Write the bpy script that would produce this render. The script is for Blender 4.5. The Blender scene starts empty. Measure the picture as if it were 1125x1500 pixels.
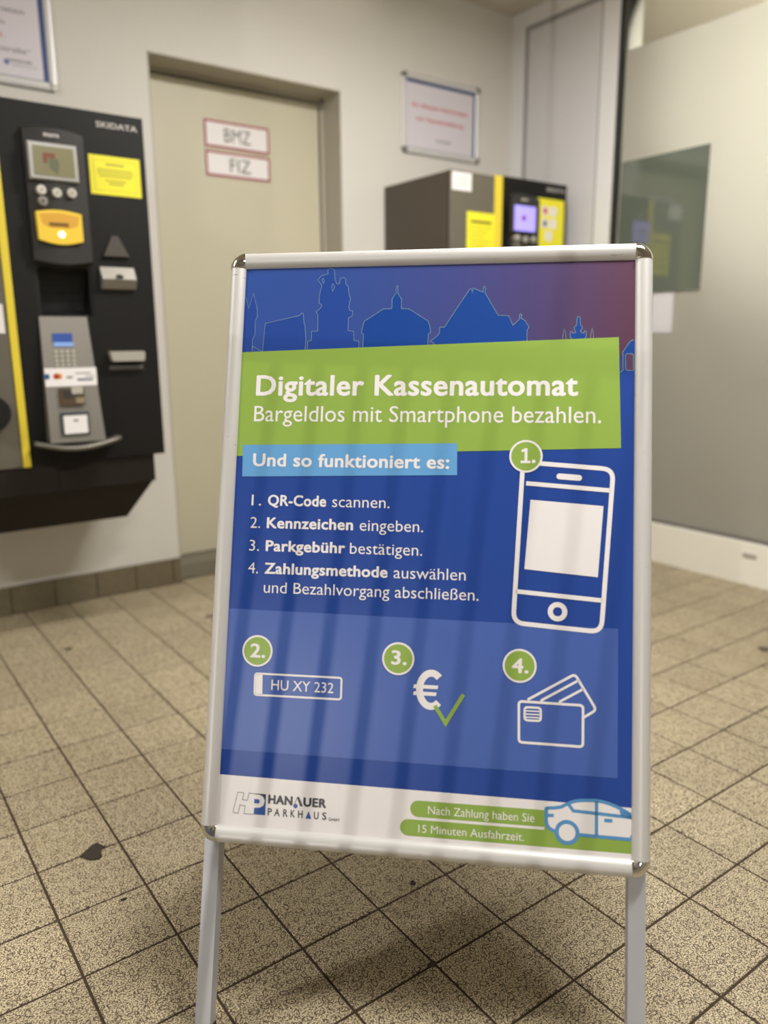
import bpy, math, random
from mathutils import Vector, Matrix
from mathutils.geometry import tessellate_polygon
random.seed(4)
SC = bpy.context.scene
COL = SC.collection
R = math.radians

# ------------------------------------------------------------------ camera
TILE = 0.155                      # floor tile pitch (m)
CAM = Vector((-0.2278, -1.1375, 0.9830))
yaw, pitch, roll = 0.6264, -0.2166, -0.0079
fwd = Vector((math.sin(yaw)*math.cos(pitch), math.cos(yaw)*math.cos(pitch), math.sin(pitch)))
rt0 = Vector((math.cos(yaw), -math.sin(yaw), 0)); up0 = rt0.cross(fwd)
rt = rt0*math.cos(roll) + up0*math.sin(roll); up = -rt0*math.sin(roll) + up0*math.cos(roll)
cd = bpy.data.cameras.new('camera'); cam = bpy.data.objects.new('camera', cd); COL.objects.link(cam)
cam.matrix_world = Matrix(((rt.x, up.x, -fwd.x, CAM.x), (rt.y, up.y, -fwd.y, CAM.y), (rt.z, up.z, -fwd.z, CAM.z), (0, 0, 0, 1)))
cd.sensor_fit = 'VERTICAL'; cd.sensor_height = 36; cd.lens = 1146.6/1500*36
cd.dof.use_dof = True; cd.dof.focus_distance = 1.27; cd.dof.aperture_fstop = 2.0
cd.clip_start = 0.02
SC.camera = cam

# ------------------------------------------------------------------ world, lights, exposure
w = bpy.data.worlds.new('world'); SC.world = w; w.use_nodes = True
w.node_tree.nodes['Background'].inputs[0].default_value = (0.75, 0.8, 0.9, 1)
w.node_tree.nodes['Background'].inputs[1].default_value = 0.12
SC.view_settings.view_transform = 'Standard'; SC.view_settings.look = 'None'
SC.view_settings.gamma = 1; SC.view_settings.use_curve_mapping = False
SC.view_settings.exposure = 0.32
ROOM = dict(x0=-2.3, x1=2.7745, y0=-3.6, y1=1.9065, z=2.51)
LAMPS = [(0.75, -1.0, 32), (-1.2, 0.55, 22), (1.5, 0.50, 33)]       # ceiling lamps x, y, watts

def area(name, loc, rot, sx, sy, watts, col=(1, 1, 1)):
    l = bpy.data.lights.new(name, 'AREA'); l.shape = 'RECTANGLE'; l.size = sx; l.size_y = sy; l.energy = watts; l.color = col
    o = bpy.data.objects.new(name, l); COL.objects.link(o); o.location = loc; o.rotation_euler = rot
    return o
# lamp in the passage behind the frosted glass
pg = bpy.data.lights.new('passage_light', 'POINT'); pg.energy = 105; pg.shadow_soft_size = 0.12; pg.color = (1, 0.98, 0.91)
pgo = bpy.data.objects.new('passage_light', pg); COL.objects.link(pgo); pgo.location = (3.95, 0.10, 2.0)
# added unseen lamp that throws the gate's bar stripes onto the poster
pl = bpy.data.lights.new('stripe_light', 'POINT'); pl.energy = 250; pl.shadow_soft_size = 0.008; pl.color = (1, 0.97, 0.92)
po = bpy.data.objects.new('stripe_light', pl); COL.objects.link(po); po.location = (-6.4, -4.12, 1.40)

# ------------------------------------------------------------------ materials
def lin(c):
    return tuple(((v/255)/12.92 if v/255 <= 0.04045 else ((v/255+0.055)/1.055)**2.4) for v in c)
MATS = {}
def mat(name, rgb, rough=0.5, metal=0.0, var=0.0, scale=20, bump=0.0, emit=0.0, spec=0.5, coat=0.0):
    if name in MATS: return MATS[name]
    m = bpy.data.materials.new(name); m.use_nodes = True; MATS[name] = m
    nt = m.node_tree; b = nt.nodes['Principled BSDF']; c = lin(rgb)
    b.inputs['Base Color'].default_value = (*c, 1); b.inputs['Roughness'].default_value = rough
    b.inputs['Metallic'].default_value = metal; b.inputs['Specular IOR Level'].default_value = spec
    b.inputs['Coat Weight'].default_value = coat
    if emit: b.inputs['Emission Color'].default_value = (*c, 1); b.inputs['Emission Strength'].default_value = emit
    if var or bump:
        tc = nt.nodes.new('ShaderNodeTexCoord')
        n = nt.nodes.new('ShaderNodeTexNoise'); n.inputs['Scale'].default_value = scale; n.inputs['Detail'].default_value = 5
        nt.links.new(tc.outputs['Object'], n.inputs['Vector'])
        if var:
            mx = nt.nodes.new('ShaderNodeMix'); mx.data_type = 'RGBA'
            mx.inputs[6].default_value = (*[v*(1-var) for v in c], 1); mx.inputs[7].default_value = (*[min(1, v*(1+var)) for v in c], 1)
            nt.links.new(n.outputs['Fac'], mx.inputs[0]); nt.links.new(mx.outputs[2], b.inputs['Base Color'])
        if bump:
            bp = nt.nodes.new('ShaderNodeBump'); bp.inputs['Strength'].default_value = bump; bp.inputs['Distance'].default_value = 0.002
            nt.links.new(n.outputs['Fac'], bp.inputs['Height']); nt.links.new(bp.outputs[0], b.inputs['Normal'])
    return m
wall_m = mat('painted plaster', (213, 209, 201), 0.8, var=0.035, scale=3, bump=0.25)
ceil_m = mat('ceiling paint', (205, 196, 182), 0.85, var=0.03, scale=4)
leaf_m = mat('beige door paint', (196, 190, 166), 0.45, var=0.02, scale=6)
reveal_m = mat('door frame paint', (178, 172, 158), 0.5)
gap_m = mat('dark gap', (58, 54, 46), 0.8)
alu_m = mat('white aluminium', (222, 221, 220), 0.4, var=0.01)
alu_g = mat('grey gasket strip', (150, 148, 147), 0.5)
seal_m = mat('black rubber seal', (38, 38, 36), 0.5)
kick_m = mat('cream kick profile', (234, 230, 218), 0.45)
grout_m = mat('dark grout', (62, 48, 33), 0.9, var=0.3, scale=60)
base_m = mat('skirting tile', (110, 100, 78), 0.6, var=0.2, scale=40)
black_m = mat('black powder coat', (17, 15, 13), 0.55, var=0.05, spec=.3)
blackb_m = mat('brown black housing', (30, 24, 19), 0.6, spec=.3)
grey_m = mat('warm grey powder coat', (100, 95, 82), 0.5, var=0.03)
side_m = mat('dark brown grey side', (76, 68, 58), 0.55)
yel_m = mat('yellow stripe', (228, 206, 60), 0.5)
unit_m = mat('charcoal plastic', (50, 48, 46), 0.5, spec=.35)
bezel_m = mat('silver bezel', (178, 177, 174), 0.35, metal=0.3)
steel_m = mat('brushed steel', (138, 134, 126), 0.5, metal=0.6, var=0.05, scale=80)
btn_m = mat('metal button', (205, 200, 188), 0.3, metal=0.5)
label_y = mat('yellow label', (238, 228, 48), 0.5)
label_w = mat('white label', (232, 228, 226), 0.5)
ink_m = mat('black ink', (40, 38, 36), 0.6)
inkg_m = mat('grey ink', (176, 170, 56), 0.6)
greyink = mat('soft grey ink', (120, 112, 112), 0.6)
red_m = mat('sign red', (150, 38, 52), 0.5)
redt_m = mat('red print', (205, 80, 92), 0.5)
paper_m = mat('lilac white paper', (214, 208, 214), 0.5)
blueb_m = mat('blue border print', (36, 62, 118), 0.5)
chrome_m = mat('chrome', (215, 213, 208), 0.09, metal=1.0)
silver_m = None

def anodised():
    m = bpy.data.materials.new('anodised aluminium'); m.use_nodes = True; nt = m.node_tree; b = nt.nodes['Principled BSDF']
    b.inputs['Metallic'].default_value = 0.22; b.inputs['Roughness'].default_value = 0.42
    tc = nt.nodes.new('ShaderNodeTexCoord')
    mp = nt.nodes.new('ShaderNodeMapping'); mp.inputs['Scale'].default_value = (9, 60, 120); mp.inputs['Rotation'].default_value = (0.1, 0.5, 0.2)
    n = nt.nodes.new('ShaderNodeTexNoise'); n.inputs['Scale'].default_value = 3; n.inputs['Detail'].default_value = 6
    r = nt.nodes.new('ShaderNodeValToRGB'); e = r.color_ramp.elements
    e[0].position = 0.255; e[0].color = (*lin((110, 106, 100)), 1); e[1].position = 0.29; e[1].color = (*lin((212, 210, 207)), 1)
    nt.links.new(tc.outputs['Object'], mp.inputs[0]); nt.links.new(mp.outputs[0], n.inputs['Vector'])
    nt.links.new(n.outputs['Fac'], r.inputs[0]); nt.links.new(r.outputs[0], b.inputs['Base Color'])
    return m
silver_m = anodised()
leg_m = mat('leg aluminium', (198, 201, 208), 0.42, metal=0.4, var=0.08, scale=14)

def tile_material():
    m = bpy.data.materials.new('speckled anti slip tile'); m.use_nodes = True; nt = m.node_tree; N = nt.nodes; L = nt.links
    b = N['Principled BSDF']; b.inputs['Roughness'].default_value = 0.55
    tc = N.new('ShaderNodeTexCoord'); oi = N.new('ShaderNodeObjectInfo')
    geo = N.new('ShaderNodeNewGeometry')
    off = N.new('ShaderNodeVectorMath'); off.operation = 'MULTIPLY_ADD'; off.inputs[1].default_value = (7, 5, 0)
    L.new(oi.outputs['Random'], off.inputs[0]); L.new(geo.outputs['Position'], off.inputs[2])
    def noise(scale, detail, rough=0.5):
        n = N.new('ShaderNodeTexNoise'); n.inputs['Scale'].default_value = scale; n.inputs['Detail'].default_value = detail
        n.inputs['Roughness'].default_value = rough; L.new(off.outputs[0], n.inputs['Vector']); return n
    def ramp(src, p0, p1, c0=(0, 0, 0, 1), c1=(1, 1, 1, 1)):
        r = N.new('ShaderNodeValToRGB'); r.color_ramp.elements[0].position = p0; r.color_ramp.elements[1].position = p1
        r.color_ramp.elements[0].color = c0; r.color_ramp.elements[1].color = c1; L.new(src, r.inputs[0]); return r
    def mth(op, a, b_=None, clamp=False):
        n = N.new('ShaderNodeMath'); n.operation = op; n.use_clamp = clamp
        for i, v in enumerate((a, b_)):
            if v is None: continue
            if isinstance(v, (int, float)): n.inputs[i].default_value = v
            else: L.new(v, n.inputs[i])
        return n.outputs[0]
    sp = noise(390, 2, 0.6); big = noise(9, 3)
    speck = ramp(sp.outputs['Fac'], 0.46, 0.53)                      # 0 dark fleck, 1 beige
    # little embossed oval rings
    def rings(scale, shift, keep):
        mp = N.new('ShaderNodeMapping'); mp.inputs['Location'].default_value = shift; L.new(off.outputs[0], mp.inputs[0])
        v = N.new('ShaderNodeTexVoronoi'); v.voronoi_dimensions = '2D'; v.inputs['Scale'].default_value = scale; v.inputs['Randomness'].default_value = 0.55
        L.new(mp.outputs[0], v.inputs['Vector'])
        sc = N.new('ShaderNodeVectorMath'); sc.operation = 'SUBTRACT'; L.new(mp.outputs[0], sc.inputs[0]); L.new(v.outputs['Position'], sc.inputs[1])
        sepc = N.new('ShaderNodeSeparateColor'); L.new(v.outputs['Color'], sepc.inputs[0])
        rotn = N.new('ShaderNodeVectorRotate'); rotn.rotation_type = 'Z_AXIS'; L.new(sc.outputs[0], rotn.inputs['Vector'])
        q = mth('ROUND', mth('MULTIPLY', sepc.outputs[0], 3)); L.new(mth('ADD', mth('MULTIPLY', q, 1.571), mth('MULTIPLY', sepc.outputs[1], 0.7)), rotn.inputs['Angle'])
        st = N.new('ShaderNodeVectorMath'); st.operation = 'MULTIPLY'; st.inputs[1].default_value = (scale*1.9, scale, 0); L.new(rotn.outputs[0], st.inputs[0])
        ln = N.new('ShaderNodeVectorMath'); ln.operation = 'LENGTH'; L.new(st.outputs[0], ln.inputs[0])
        d = mth('ABSOLUTE', mth('SUBTRACT', ln.outputs['Value'], 0.36))
        ring = ramp(d, 0.040, 0.080)                                   # 0 on ring
        use = mth('GREATER_THAN', sepc.outputs[2], keep)
        wob = noise(160, 2); brk = ramp(wob.outputs['Fac'], 0.38, 0.46)
        inv = mth('MULTIPLY', mth('MULTIPLY', mth('SUBTRACT', 1.0, ring.outputs[0]), use), brk.outputs[0])
        return inv
    r1 = rings(50, (0, 0, 0), 0.12)
    dark = mth('MAXIMUM', mth('MULTIPLY', mth('SUBTRACT', 1.0, speck.outputs[0]), 0.88), mth('MULTIPLY', r1, 1.0), True)
    cb = ramp(big.outputs['Fac'], 0.3, 0.7, (*lin((200, 185, 152)), 1), (*lin((212, 197, 164)), 1))
    tone = N.new('ShaderNodeHueSaturation'); L.new(cb.outputs[0], tone.inputs['Color'])
    vr = mth('ADD', 0.93, mth('MULTIPLY', oi.outputs['Random'], 0.12)); L.new(vr, tone.inputs['Value'])
    mx = N.new('ShaderNodeMix'); mx.data_type = 'RGBA'; L.new(dark, mx.inputs[0]); L.new(tone.outputs[0], mx.inputs[6]); mx.inputs[7].default_value = (*lin((58, 43, 25)), 1)
    L.new(mx.outputs[2], b.inputs['Base Color'])
    bp = N.new('ShaderNodeBump'); bp.inputs['Strength'].default_value = 0.35; bp.inputs['Distance'].default_value = 0.0006
    L.new(mth('SUBTRACT', 1.0, dark), bp.inputs['Height']); L.new(bp.outputs[0], b.inputs['Normal'])
    return m
tile_m = tile_material()

def glass_material():
    m = bpy.data.materials.new('frosted film glass'); m.use_nodes = True; nt = m.node_tree; N = nt.nodes; L = nt.links
    b = N['Principled BSDF']; b.inputs['Base Color'].default_value = (*lin((190, 187, 178)), 1); b.inputs['Roughness'].default_value = 0.16
    b.inputs['Specular IOR Level'].default_value = 0.9
    t = N.new('ShaderNodeBsdfTranslucent'); t.inputs[0].default_value = (*lin((232, 231, 228)), 1)
    mx = N.new('ShaderNodeMixShader'); mx.inputs[0].default_value = 0.6
    L.new(b.outputs[0], mx.inputs[1]); L.new(t.outputs[0], mx.inputs[2]); L.new(mx.outputs[0], N['Material Output'].inputs[0])
    return m
glass_m = glass_material()
tint_m = mat('dark tinted gloss pane', (92, 99, 88), 0.06, spec=1.0, coat=0.3)
def clear_glass():
    m = bpy.data.materials.new('clear glass'); m.use_nodes = True; nt = m.node_tree; N = nt.nodes; L = nt.links
    t = N.new('ShaderNodeBsdfTransparent'); t.inputs[0].default_value = (.88, .88, .84, 1); g = N.new('ShaderNodeBsdfGlossy'); g.inputs['Roughness'].default_value = .01
    f = N.new('ShaderNodeFresnel'); f.inputs[0].default_value = 1.5; mx = N.new('ShaderNodeMixShader')
    L.new(f.outputs[0], mx.inputs[0]); L.new(t.outputs[0], mx.inputs[1]); L.new(g.outputs[0], mx.inputs[2]); L.new(mx.outputs[0], N['Material Output'].inputs[0])
    return m
clear_m = clear_glass()

# ------------------------------------------------------------------ builders
def link(name, me, m, parent=None, mw=None):
    o = bpy.data.objects.new(name, me); COL.objects.link(o)
    if m is not None and not me.materials: me.materials.append(m)
    if parent is not None: o.parent = parent
    if mw is not None: o.matrix_local = mw
    return o
def mesh(name, vs, fs, smooth=False):
    me = bpy.data.meshes.new(name); me.from_pydata([tuple(v) for v in vs], [], fs); me.update()
    if smooth:
        for p in me.polygons: p.use_smooth = True
    return me
class MB:
    def __init__(s): s.v = []; s.f = []
    def add(s, vs, fs):
        o = len(s.v); s.v += [tuple(v) for v in vs]; s.f += [tuple(i+o for i in f) for f in fs]; return s
    def box(s, x0, x1, y0, y1, z0, z1, c=0.0):
        if c <= 0:
            return s.add([(x, y, z) for x in (x0, x1) for y in (y0, y1) for z in (z0, z1)],
                         [(0, 1, 3, 2), (4, 6, 7, 5), (0, 4, 5, 1), (2, 3, 7, 6), (0, 2, 6, 4), (1, 5, 7, 3)])
        # chamfer towards -y (front) edges
        X0, X1, Z0, Z1 = x0+c, x1-c, z0+c, z1-c
        vs = [(x0, y1, z0), (x1, y1, z0), (x1, y1, z1), (x0, y1, z1), (x0, y0+c, z0), (x1, y0+c, z0), (x1, y0+c, z1), (x0, y0+c, z1),
              (X0, y0, Z0), (X1, y0, Z0), (X1, y0, Z1), (X0, y0, Z1)]
        return s.add(vs, [(0, 3, 2, 1), (0, 1, 5, 4), (1, 2, 6, 5), (2, 3, 7, 6), (3, 0, 4, 7), (4, 5, 9, 8), (5, 6, 10, 9), (6, 7, 11, 10), (7, 4, 8, 11), (8, 9, 10, 11)])
    def prism(s, pts, y0, y1):            # pts (x,z) outline, extruded along y
        n = len(pts); tri = tessellate_polygon([[Vector((p[0], p[1], 0)) for p in pts]])
        vs = [(p[0], y0, p[1]) for p in pts] + [(p[0], y1, p[1]) for p in pts]
        fs = [tuple(t) for t in tri] + [tuple(i+n for i in reversed(t)) for t in tri] + [(i, (i+1) % n, (i+1) % n+n, i+n) for i in range(n)]
        return s.add(vs, fs)
    def disc(s, cx, cz, r, y0, y1, n=28):
        return s.prism([(cx+r*math.cos(2*math.pi*i/n), cz+r*math.sin(2*math.pi*i/n)) for i in range(n)], y0, y1)
    def build(s, name, m, parent=None, mw=None, smooth=False): return link(name, mesh(name, s.v, s.f, smooth), m, parent, mw)
def box(name, m, parent, x0, x1, y0, y1, z0, z1, c=0.0, mw=None): return MB().box(x0, x1, y0, y1, z0, z1, c).build(name, m, parent, mw)
def thing(name, label, cat, loc, group=None):
    o = bpy.data.objects.new(name, None); COL.objects.link(o); o.location = loc; o.empty_display_size = 0.1
    o['label'] = label; o['category'] = cat
    if group: o['group'] = group
    return o
def tag(o, label, cat, group=None):
    o['label'] = label; o['category'] = cat
    if group: o['group'] = group
    return o
def struct(o): o['kind'] = 'structure'; return o

# lettering: built-in font, fitted to a box
_caps = {}
def text_mesh(s, bold=0.0):
    cu = bpy.data.curves.new('t', 'FONT'); cu.body = s; cu.size = 1; cu.resolution_u = 3; cu.fill_mode = 'FRONT'
    cu.offset = min(bold, 0.0); cu.space_character = 1+max(bold, 0)*1.5
    o = bpy.data.objects.new('t', cu); COL.objects.link(o)
    dg = bpy.context.evaluated_depsgraph_get(); me = bpy.data.meshes.new_from_object(o.evaluated_get(dg))
    bpy.data.objects.remove(o); bpy.data.curves.remove(cu)
    v0 = [(v.co.x, v.co.y) for v in me.vertices]; f0 = [tuple(p.vertices) for p in me.polygons]; n = len(v0)
    if bold <= 0: sh = [(0, 0)]
    else:
        k = 8 if bold > .012 else 4
        sh = [(0, 0)]+[(bold*math.cos(2*math.pi*i/k+.39), bold*.8*math.sin(2*math.pi*i/k+.39)) for i in range(k)]
    me2 = bpy.data.meshes.new('lettering')
    me2.from_pydata([(x+a, y+b, j*5e-6) for j, (a, b) in enumerate(sh) for x, y in v0], [], [tuple(i+n*j for i in f) for j in range(len(sh)) for f in f0])
    bpy.data.meshes.remove(me); me2.update()
    return me2
def text(name, s, x0, x1, zb, cap, y, m, parent, mw=None, bold=0.0, slope=0.0, ital=0.0):
    """lettering in the xz plane facing -y: from x0 to x1, baseline zb, cap height cap"""
    if bold not in _caps:
        h = text_mesh('H', bold); zs = [v.co.y for v in h.vertices]; hx = max(v.co.y for v in text_mesh('x', bold).vertices)
        _caps[bold] = (min(zs), max(zs), (hx-min(zs))/(max(zs)-min(zs)))
    me = text_mesh(s, bold); xs = [v.co.x for v in me.vertices]; a, b = min(xs), max(xs)
    lo, hi, xh = _caps[bold]; kz = cap/(hi-lo); kx = (x1-x0)/(b-a)
    for v in me.vertices:
        X = x0+(v.co.x-a)*kx; Z = (v.co.y-lo)/(hi-lo); XT = max(xh, .70)
        Z = Z*XT/xh if 0 < Z <= xh else (XT+(Z-xh)*(1-XT)/(1-xh) if xh < Z < 1 else Z)
        Z *= cap
        v.co = (X+ital*Z, y-v.co.z, zb+Z+slope*(X-x0))
    me.name = name
    return link(name, me, m, parent, mw)
def poly(name, pts, y, m, parent, mw=None, holes=()):
    loops = [[Vector((p[0], p[1], 0)) for p in pts]] + [[Vector((p[0], p[1], 0)) for p in h] for h in holes]
    allp = [p for l in loops for p in l]; tri = tessellate_polygon(loops)
    fs = []
    for t in tri:
        a, b, c = (allp[i] for i in t)
        cr = (b-a).cross(c-a).z
        fs.append(tuple(t) if cr > 0 else tuple(reversed(t)))
    return link(name, mesh(name, [(p.x, y, p.y) for p in allp], fs), m, parent, mw)
def ribbon(mb, pts, wd, y, closed=False, cap=True):
    P = [Vector((p[0], p[1])) for p in pts]; n = len(P); Lf, Rg = [], []
    for i in range(n):
        a = P[(i-1) % n] if (closed or i > 0) else None; b = P[(i+1) % n] if (closed or i < n-1) else None
        d1 = (P[i]-a).normalized() if a is not None else None; d2 = (b-P[i]).normalized() if b is not None else None
        d1 = d1 or d2; d2 = d2 or d1
        nn = Vector((-(d1+d2).y, (d1+d2).x))
        nn = nn.normalized() if nn.length > 1e-6 else Vector((-d1.y, d1.x))
        k = 1/max(0.45, nn.dot(Vector((-d1.y, d1.x))))
        Lf.append(P[i]+nn*wd/2*k); Rg.append(P[i]-nn*wd/2*k)
    vs = [(p.x, y, p.y) for p in Lf+Rg]; m_ = n if closed else n-1
    return mb.add(vs, [(i, i+n, (i+1) % n+n, (i+1) % n) for i in range(m_)])
def rounded(pts, r, k=6):
    out = []; n = len(pts)
    for i in range(n):
        p = Vector(pts[i]); a = (Vector(pts[i-1])-p).normalized(); b = (Vector(pts[(i+1) % n])-p).normalized()
        A = p+a*r; B = p+b*r
        for j in range(k+1):
            t = j/k; q = A*(1-t)**2+p*2*t*(1-t)+B*t*t; out.append((q.x, q.y))
    return out
def circle(cx, cz, r, n=40): return [(cx+r*math.cos(2*math.pi*i/n), cz+r*math.sin(2*math.pi*i/n)) for i in range(n)]

# ------------------------------------------------------------------ the room
x0, x1, y0, y1, H = ROOM['x0'], ROOM['x1'], ROOM['y0'], ROOM['y1'], ROOM['z']
floor = struct(MB().box(x0-.2, x1+.2, y0-.2, y1+.3, -.08, -.0016).build('floor', grout_m))
def tile_mesh(wx, wy):
    g = 0.0022; c = 0.0012; a, b = wx/2-g, wy/2-g
    vs = [(-a, -b, -.008), (a, -b, -.008), (a, b, -.008), (-a, b, -.008), (-a, -b, -c), (a, -b, -c), (a, b, -c), (-a, b, -c),
          (-a+c, -b+c, 0), (a-c, -b+c, 0), (a-c, b-c, 0), (-a+c, b-c, 0)]
    fs = [(0, 1, 5, 4), (1, 2, 6, 5), (2, 3, 7, 6), (3, 0, 4, 7), (4, 5, 9, 8), (5, 6, 10, 9), (6, 7, 11, 10), (7, 4, 8, 11), (8, 9, 10, 11)]
    me = mesh('tile', vs, fs); me.materials.append(tile_m); return me
full = tile_mesh(TILE, TILE); cut = {}
rest_v, rest_f = [], []
def in_view(cx, cy):
    for dx in (-.5, 0, .5):
        for dy in (-.5, 0, .5):
            p = Vector((cx+dx*TILE, cy+dy*TILE, 0))-CAM; d = p.dot(fwd)
            if d > .3 and abs(p.dot(rt)/d) < 562.5/1146.6*1.02 and abs(p.dot(up)/d) < 750/1146.6*1.02: return True
    return False
ntile = 0
for i in range(int(x0/TILE)-1, 18):
    for j in range(int(y0/TILE)-1, 13):
        ax, bx, ay, by = i*TILE, (i+1)*TILE, j*TILE, (j+1)*TILE
        bx = min(bx, x1); ymax = 1.93 if (ax >= 0.9 and bx <= 1.76) else 1.897; by = min(by, ymax)
        ax = max(ax, x0); ay = max(ay, y0)
        wx, wy = bx-ax, by-ay
        if wx < .02 or wy < .012: continue
        cx, cy = (ax+bx)/2, (ay+by)/2
        if in_view(cx, cy) and ntile < 298:
            key = (round(wx, 3), round(wy, 3))
            me = full if key == (TILE, TILE) else cut.setdefault(key, tile_mesh(wx, wy))
            o = link('tile', me, None, floor); o.location = (cx, cy, random.uniform(-.0002, .0002)); ntile += 1
        else:
            me = full if (round(wx, 3), round(wy, 3)) == (TILE, TILE) else tile_mesh(wx, wy)
            k = len(rest_v); rest_v += [(v.co.x+cx, v.co.y+cy, v.co.z) for v in me.vertices]; rest_f += [tuple(q+k for q in p.vertices) for p in me.polygons]
r_ = link('tile_field', mesh('tile_field', rest_v, rest_f), tile_m, floor); r_['kind'] = 'stuff'

ceiling = struct(MB().box(x0-.2, x1+.2, y0-.2, y1+.3, H, H+.1).build('ceiling', ceil_m))
# back wall with the door opening
DX0, DX1, DZ = 0.925, 1.762, 2.017
mb = MB(); mb.box(x0-.2, DX0, y1, y1+.26, 0, H).box(DX1, x1+.2, y1, y1+.26, 0, H).box(DX0, DX1, y1, y1+.26, DZ, H)
wall_back = struct(mb.build('wall_back', wall_m))
# front wall behind the viewer
struct(MB().box(x0-.2, x1+.2, y0-.15, y0, 0, H).build('wall_front', wall_m))
# left wall with a barred entrance
OY0, OY1, OZ = -2.75, -0.9, 2.15
mb = MB(); mb.box(x0-.12, x0, y0, OY0, 0, H).box(x0-.12, x0, OY1, y1, 0, H).box(x0-.12, x0, OY0, OY1, OZ, H)
struct(mb.build('wall_left', wall_m))
grille = thing('shadow_gate', 'grey steel barred gate closing the entrance opening in the left wall', 'gate', (x0-.06, (OY0+OY1)/2, 0))
gl = Vector(grille.location)
gm = mat('grey steel gate', (120, 120, 118), 0.5, metal=0.4)
GW, GC = 0.0, x0-.06
mbr = MB().box(GC-.02-gl.x, GC+.02-gl.x, OY0-gl.y, OY0+.05-gl.y, 0.01, OZ).box(GC-.02-gl.x, GC+.02-gl.x, OY1-.05-gl.y, OY1-gl.y, 0.01, OZ)
mbr.box(GC-.02-gl.x, GC+.02-gl.x, OY0-gl.y, OY1-gl.y, OZ-.06, OZ).box(GC-.02-gl.x, GC+.02-gl.x, OY0-gl.y, OY1-gl.y, 0.01, .12)
mbr.build('gate_frame', gm, grille)

# panel frame of the sign, needed for lamp/bar geometry too
O = Vector((0.34266, 0.00817, 1.09083)); U = Vector((0.71446691, -0.699666, 0.00212752)).normalized()
Nn = Vector((0.6670158, 0.68020163, -0.30399945)); Nn = (Nn-U*Nn.dot(U)).normalized(); W = U.cross(Nn)
LAMP = Vector(po.location)
def through(u, v):                     # where the ray lamp -> sign face (u,v mm) crosses the gate plane
    P = O+U*(u/1000)-W*(v/1000); d = P-LAMP; t = (GC-LAMP.x)/d.x; return LAMP+d*t
bars = [through(158+66.0*k, 500) for k in range(-3, 7)]  # added bars, spaced so their shadows fall as stripes on the poster
zt0, zt1 = through(350, 162).z, through(350, 123).z
for b in bars: box('shadow_bar', gm, grille, -.005, .005, b.y-.0036-gl.y, b.y+.0036-gl.y, .12, zt1)
box('cross_rail', gm, grille, -.006, .006, OY0+.05-gl.y, OY1-.05-gl.y, zt0, zt1)
for u in (-100, 480): 
    b = through(u, 50); box('shadow_bar', gm, grille, -.005, .005, b.y-.0055-gl.y, b.y+.0055-gl.y, zt1, OZ-.06)

# skirting tiles along the back wall
for nm, xa, xb in (('baseboard_back', x0, DX0), ('baseboard_right', DX1, x1)):
    bb = struct(box(nm, grout_m, None, xa, xb, y1-.009, y1, 0, .104))
    x = 0.114-16*TILE if xa < 0 else DX1
    while x < xb:
        a, b = max(x, xa), min(x+TILE, xb)
        if b-a > .02: box('tile', base_m, bb, a+.0015, b-.0015, y1-.013, y1-.005, .001, .107, .0012)
        x += TILE
# door
YD = 2.051
d1 = struct(box('door_1', leaf_m, None, DX0+.012, 1.739, YD, YD+.05, .072, 1.992, .003))
fr = MB().box(DX0, DX0+.008, YD-.006, YD+.06, .07, DZ).box(1.747, DX1, YD-.006, YD+.06, .07, DZ).box(DX0, DX1, YD-.006, YD+.06, 2.0, DZ)
fr.build('door_frame', reveal_m, d1)
box('gap_backing', gap_m, d1, DX0, DX1, YD+.055, YD+.09, .07, DZ)
box('threshold', mat('grey threshold', (120, 114, 98), 0.7, var=.1), d1, DX0, DX1, 1.931, YD+.09, 0, .068, .002)
rv = MB().box(DX1-.004, DX1, y1-.002, YD-.006, .0, DZ).box(DX0, DX1, y1-.002, YD-.006, DZ-.004, DZ).box(DX0, DX0+.004, y1-.002, YD-.006, 0, DZ)
rv.build('door_reveal', reveal_m, d1)

# ------------------------------------------------------------------ right wall: clad panel + frosted window
wr = MB().box(x1+.012, x1+.12, 1.24, y1+.01, 0, H)
wall_right = struct(wr.build('wall_right', alu_m))
def wpan(name, m, ya, yb, za, zb, pr, c=.001): return MB().box(x1-pr, x1+.03, ya, yb, za, zb).build(name, m, wall_right)
wpan('corner_profile', alu_m, 1.826, y1, 0, H, .0)
wpan('top_profile', alu_m, 1.262, 1.826, 2.44, H, .0)
wpan('gasket_strip', alu_g, 1.800, 1.826, .17, 2.44, -.006)
wpan('gasket_strip', alu_g, 1.366, 1.80, 2.416, 2.44, -.006)
wpan('gasket_strip', alu_g, 1.356, 1.366, .17, 2.44, -.003)
wpan('infill_panel', mat('pale grey panel', (206, 204, 204), 0.35, var=.01), 1.366, 1.80, .17, 2.416, -.004)
wpan('post_profile', alu_m, 1.262, 1.356, 0, 2.44, .0)
wpan('bottom_profile', kick_m, 1.356, 1.826, 0, .17, .0)
win = struct(MB().box(x1+.020, x1+.028, y0, 1.240, .165, H).build('window_1', clear_m))
MB().box(x1+.0185, x1+.0199, y0, 1.2395, .176, 2.182).build('frosted_film', glass_m, win)
MB().box(x1-.002, x1+.03, 1.239, 1.262, 0, H).build('rubber_seal', seal_m, win)
k_ = MB().box(x1-.03, x1+.03, y0, 1.226, 0, .17).build('kick_profile', kick_m, win)
MB().box(x1+.0, x1+.022, y0, 1.226, .17, .178).build('rubber_seal', mat('grey rubber', (96, 92, 84), .6), win)
cp = MB().box(x1-.034, x1-.028, .432, .489, .114, .130, 0).build('drain_cap', mat('grey cap', (165, 160, 150), .5), k_)
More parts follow.
